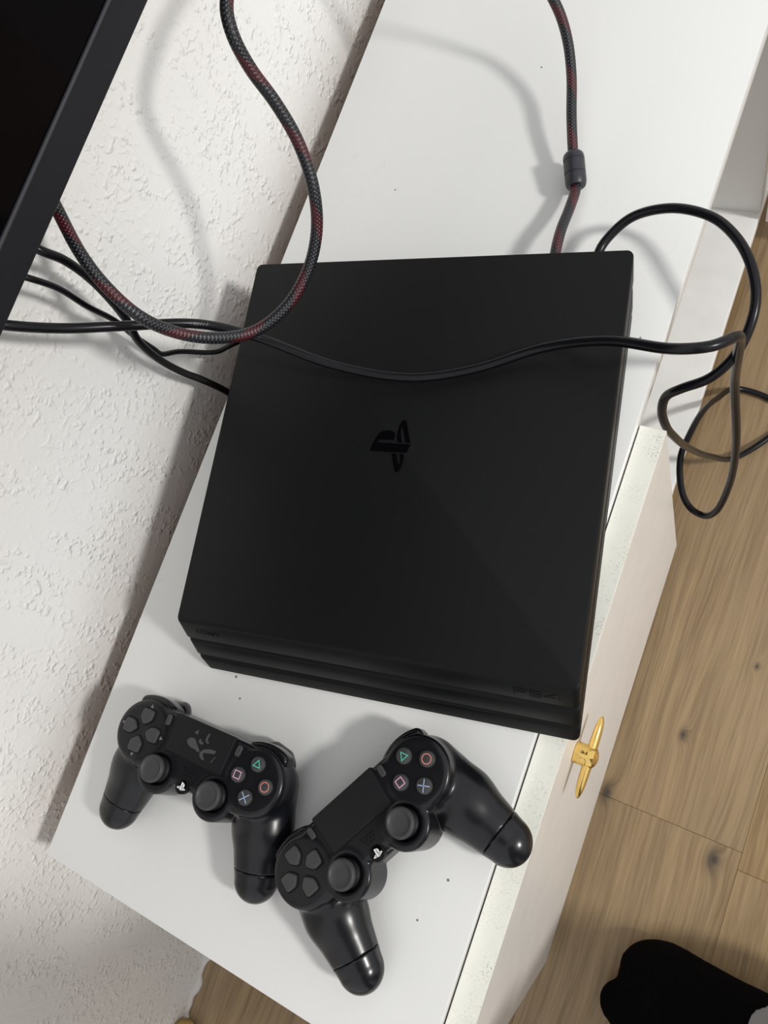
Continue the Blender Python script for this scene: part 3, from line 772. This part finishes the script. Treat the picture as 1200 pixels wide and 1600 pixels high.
# ------------------------------------------------------------------ person standing in front of the cabinet
PX, PY = .655, -.130           # between the feet
def fold(f):                    # a shape built once for the right side (+Y), mirrored
    return lambda X, Y, Z: f(X, np.abs(Y-PY), Z)
def chain(X, Y, Z, parts, k, grow):
    d = None
    for a, b, ra, rb in parts:
        q = d_cone(X, Y, Z, a, b, ra+grow, rb+grow); d = q if d is None else smin(d, q, k)
    return d
FOOT = [((.476, .153, .031), (.56, .152, .040), .037, .035), ((.464, .112, .026), (.56, .130, .036), .028, .030),
        ((.441, .112, .021), (.472, .112, .026), .021, .026), ((.458, .152, .025), (.48, .150, .03), .028, .031),
        ((.56, .148, .040), (.660, .150, .036), .034, .034), ((.585, .150, .050), (.632, .150, .105), .037, .036)]
SHIN = [((.632, .150, .105), (.655, .146, .30), .036, .052), ((.655, .146, .30), (.645, .130, .49), .052, .054), ((.645, .130, .49), (.660, .095, .86), .058, .088)]
TORSO = [((.670, .055, .92), (.672, .045, 1.05), .115, .105), ((.672, .045, 1.05), (.668, .075, 1.30), .105, .112), ((.668, .09, 1.34), (.675, .135, 1.40), .085, .068),
         ((.668, .0, 1.42), (.650, .0, 1.52), .060, .056)]
ARM = [((.672, .165, 1.395), (.690, .205, 1.12), .054, .043), ((.690, .205, 1.12), (.655, .200, .90), .042, .030)]
HAND = [((.655, .200, .90), (.640, .197, .845), .028, .032), ((.622, .189, .835), (.607, .180, .795), .012, .009), ((.628, .197, .825), (.618, .189, .760), .0095, .008), ((.640, .200, .822), (.631, .191, .750), .0095, .008), ((.651, .200, .825), (.645, .192, .760), .0090, .0075), ((.661, .197, .832), (.658, .191, .778), .0085, .007)]
def body_half(X, Y, Z):
    d = chain(X, Y, Z, FOOT+SHIN+TORSO+ARM, .02, -.006)
    return smin(d, chain(X, Y, Z, HAND, .006, 0), .012)
def head(X, Y, Z):
    Y = Y-PY if False else Y
    d = np.sqrt(((X-.648)/.098)**2+(Y/.076)**2+((Z-1.625)/.115)**2); d = (d-1)*.080
    d = smin(d, np.sqrt(((X-.600)/.055)**2+(Y/.052)**2+((Z-1.565)/.052)**2)*.05-.05, .03)
    d = smin(d, d_cone(X, Y, Z, (.556, 0, 1.632), (.537, 0, 1.600), .010, .014), .010)       # nose
    d = smin(d, d_cone(X, Y, Z, (.655, .077, 1.640), (.655, .078, 1.600), .012, .009), .006)  # ear
    d = smax(d, -(np.sqrt((X-.548)**2+((Y-.032)*.8)**2+(Z-1.632)**2)-.016), .012)            # eye socket
    d = smax(d, -d_cone(X, Y, Z, (.545, 0, 1.566), (.553, .024, 1.568), .0035, .003), .004)  # mouth
    return d
def person_sdf(X, Y, Z): return np.maximum(smin(body_half(X, Y, Z), head(X, Y, Z), .02), .0006-Z)
body = link('person', surface_net('person', fold(person_sdf), (.40, -.42, -.01), (.82, .17, 1.76), .0075), MSKIN)
tag(body, 'person standing in front of the cabinet in a black sock and grey trousers', 'person')
def sock_sdf(X, Y, Z):
    d = chain(X, Y, Z, FOOT+SHIN[:1], .014, 0)+.0005*np.sin(X*900+3*np.sin(Y*300))*np.sin(Y*1100)
    return np.maximum(np.maximum(d, Z-.22), .0004-Z)
sk = surface_net('sock', lambda X, Y, Z: sock_sdf(X, Y-PY, Z), (.40, -.07, -.004), (.74, .09, .24), .003)
link('sock', sk, MSOCK, body)
sk2 = surface_net('sock', lambda X, Y, Z: sock_sdf(X, -(Y-PY), Z), (.40, -.35, -.004), (.74, -.19, .24), .004)
link('sock', sk2, MSOCK, body)
def trou(X, Y, Z):
    fo = .004*np.sin(Z*45+X*30)+.003*np.sin(Y*60+Z*20)
    d = chain(X, Y, Z, [((.618, .155, .05), (.655, .148, .30), .074, .076), ((.655, .148, .30), (.650, .132, .50), .076, .078), ((.650, .132, .50), (.662, .092, .86), .078, .100), ((.672, .055, .90), (.672, .045, 1.0), .128, .120)], .03, 0)+fo
    d = np.maximum(d, -(d+.008))            # hollow cloth
    d = smax(d, .072+.10*(X-.60)-Z+.003*np.sin(Y*70), .004); return np.maximum(d, Z-.99)
link('trousers', surface_net('trousers', fold(trou), (.50, -.42, .04), (.84, .16, 1.02), .0040), MTROU, body)
def shirt(X, Y, Z):
    d = chain(X, Y, Z, TORSO[:3]+ARM[:1], .03, .010)+.003*np.sin(Z*38+Y*20)
    d = np.maximum(d, -(d+.006)); d = np.maximum(d, .955-Z); d = np.maximum(d, Z-1.455)
    return np.maximum(d, -(np.sqrt((X-.655)**2+Y**2+((Z-1.47)*.8)**2)-.082))
link('shirt', surface_net('shirt', fold(shirt), (.50, -.48, .92), (.84, .22, 1.50), .008), m_fabric('dark_cotton', (.03, .03, .035), 600, .4), body)
def hair(X, Y, Z):
    d = np.sqrt(((X-.655)/.104)**2+(Y/.083)**2+((Z-1.635)/.120)**2); d = (d-1)*.085
    return np.maximum(np.maximum(d, -(d+.02)), 1.64-Z+(X-.60)*-.9)
link('hair', surface_net('hair', fold(hair), (.53, -.24, 1.48), (.78, -.02, 1.78), .005), m_fabric('dark_hair', (.02, .014, .01), 300, .6), body)
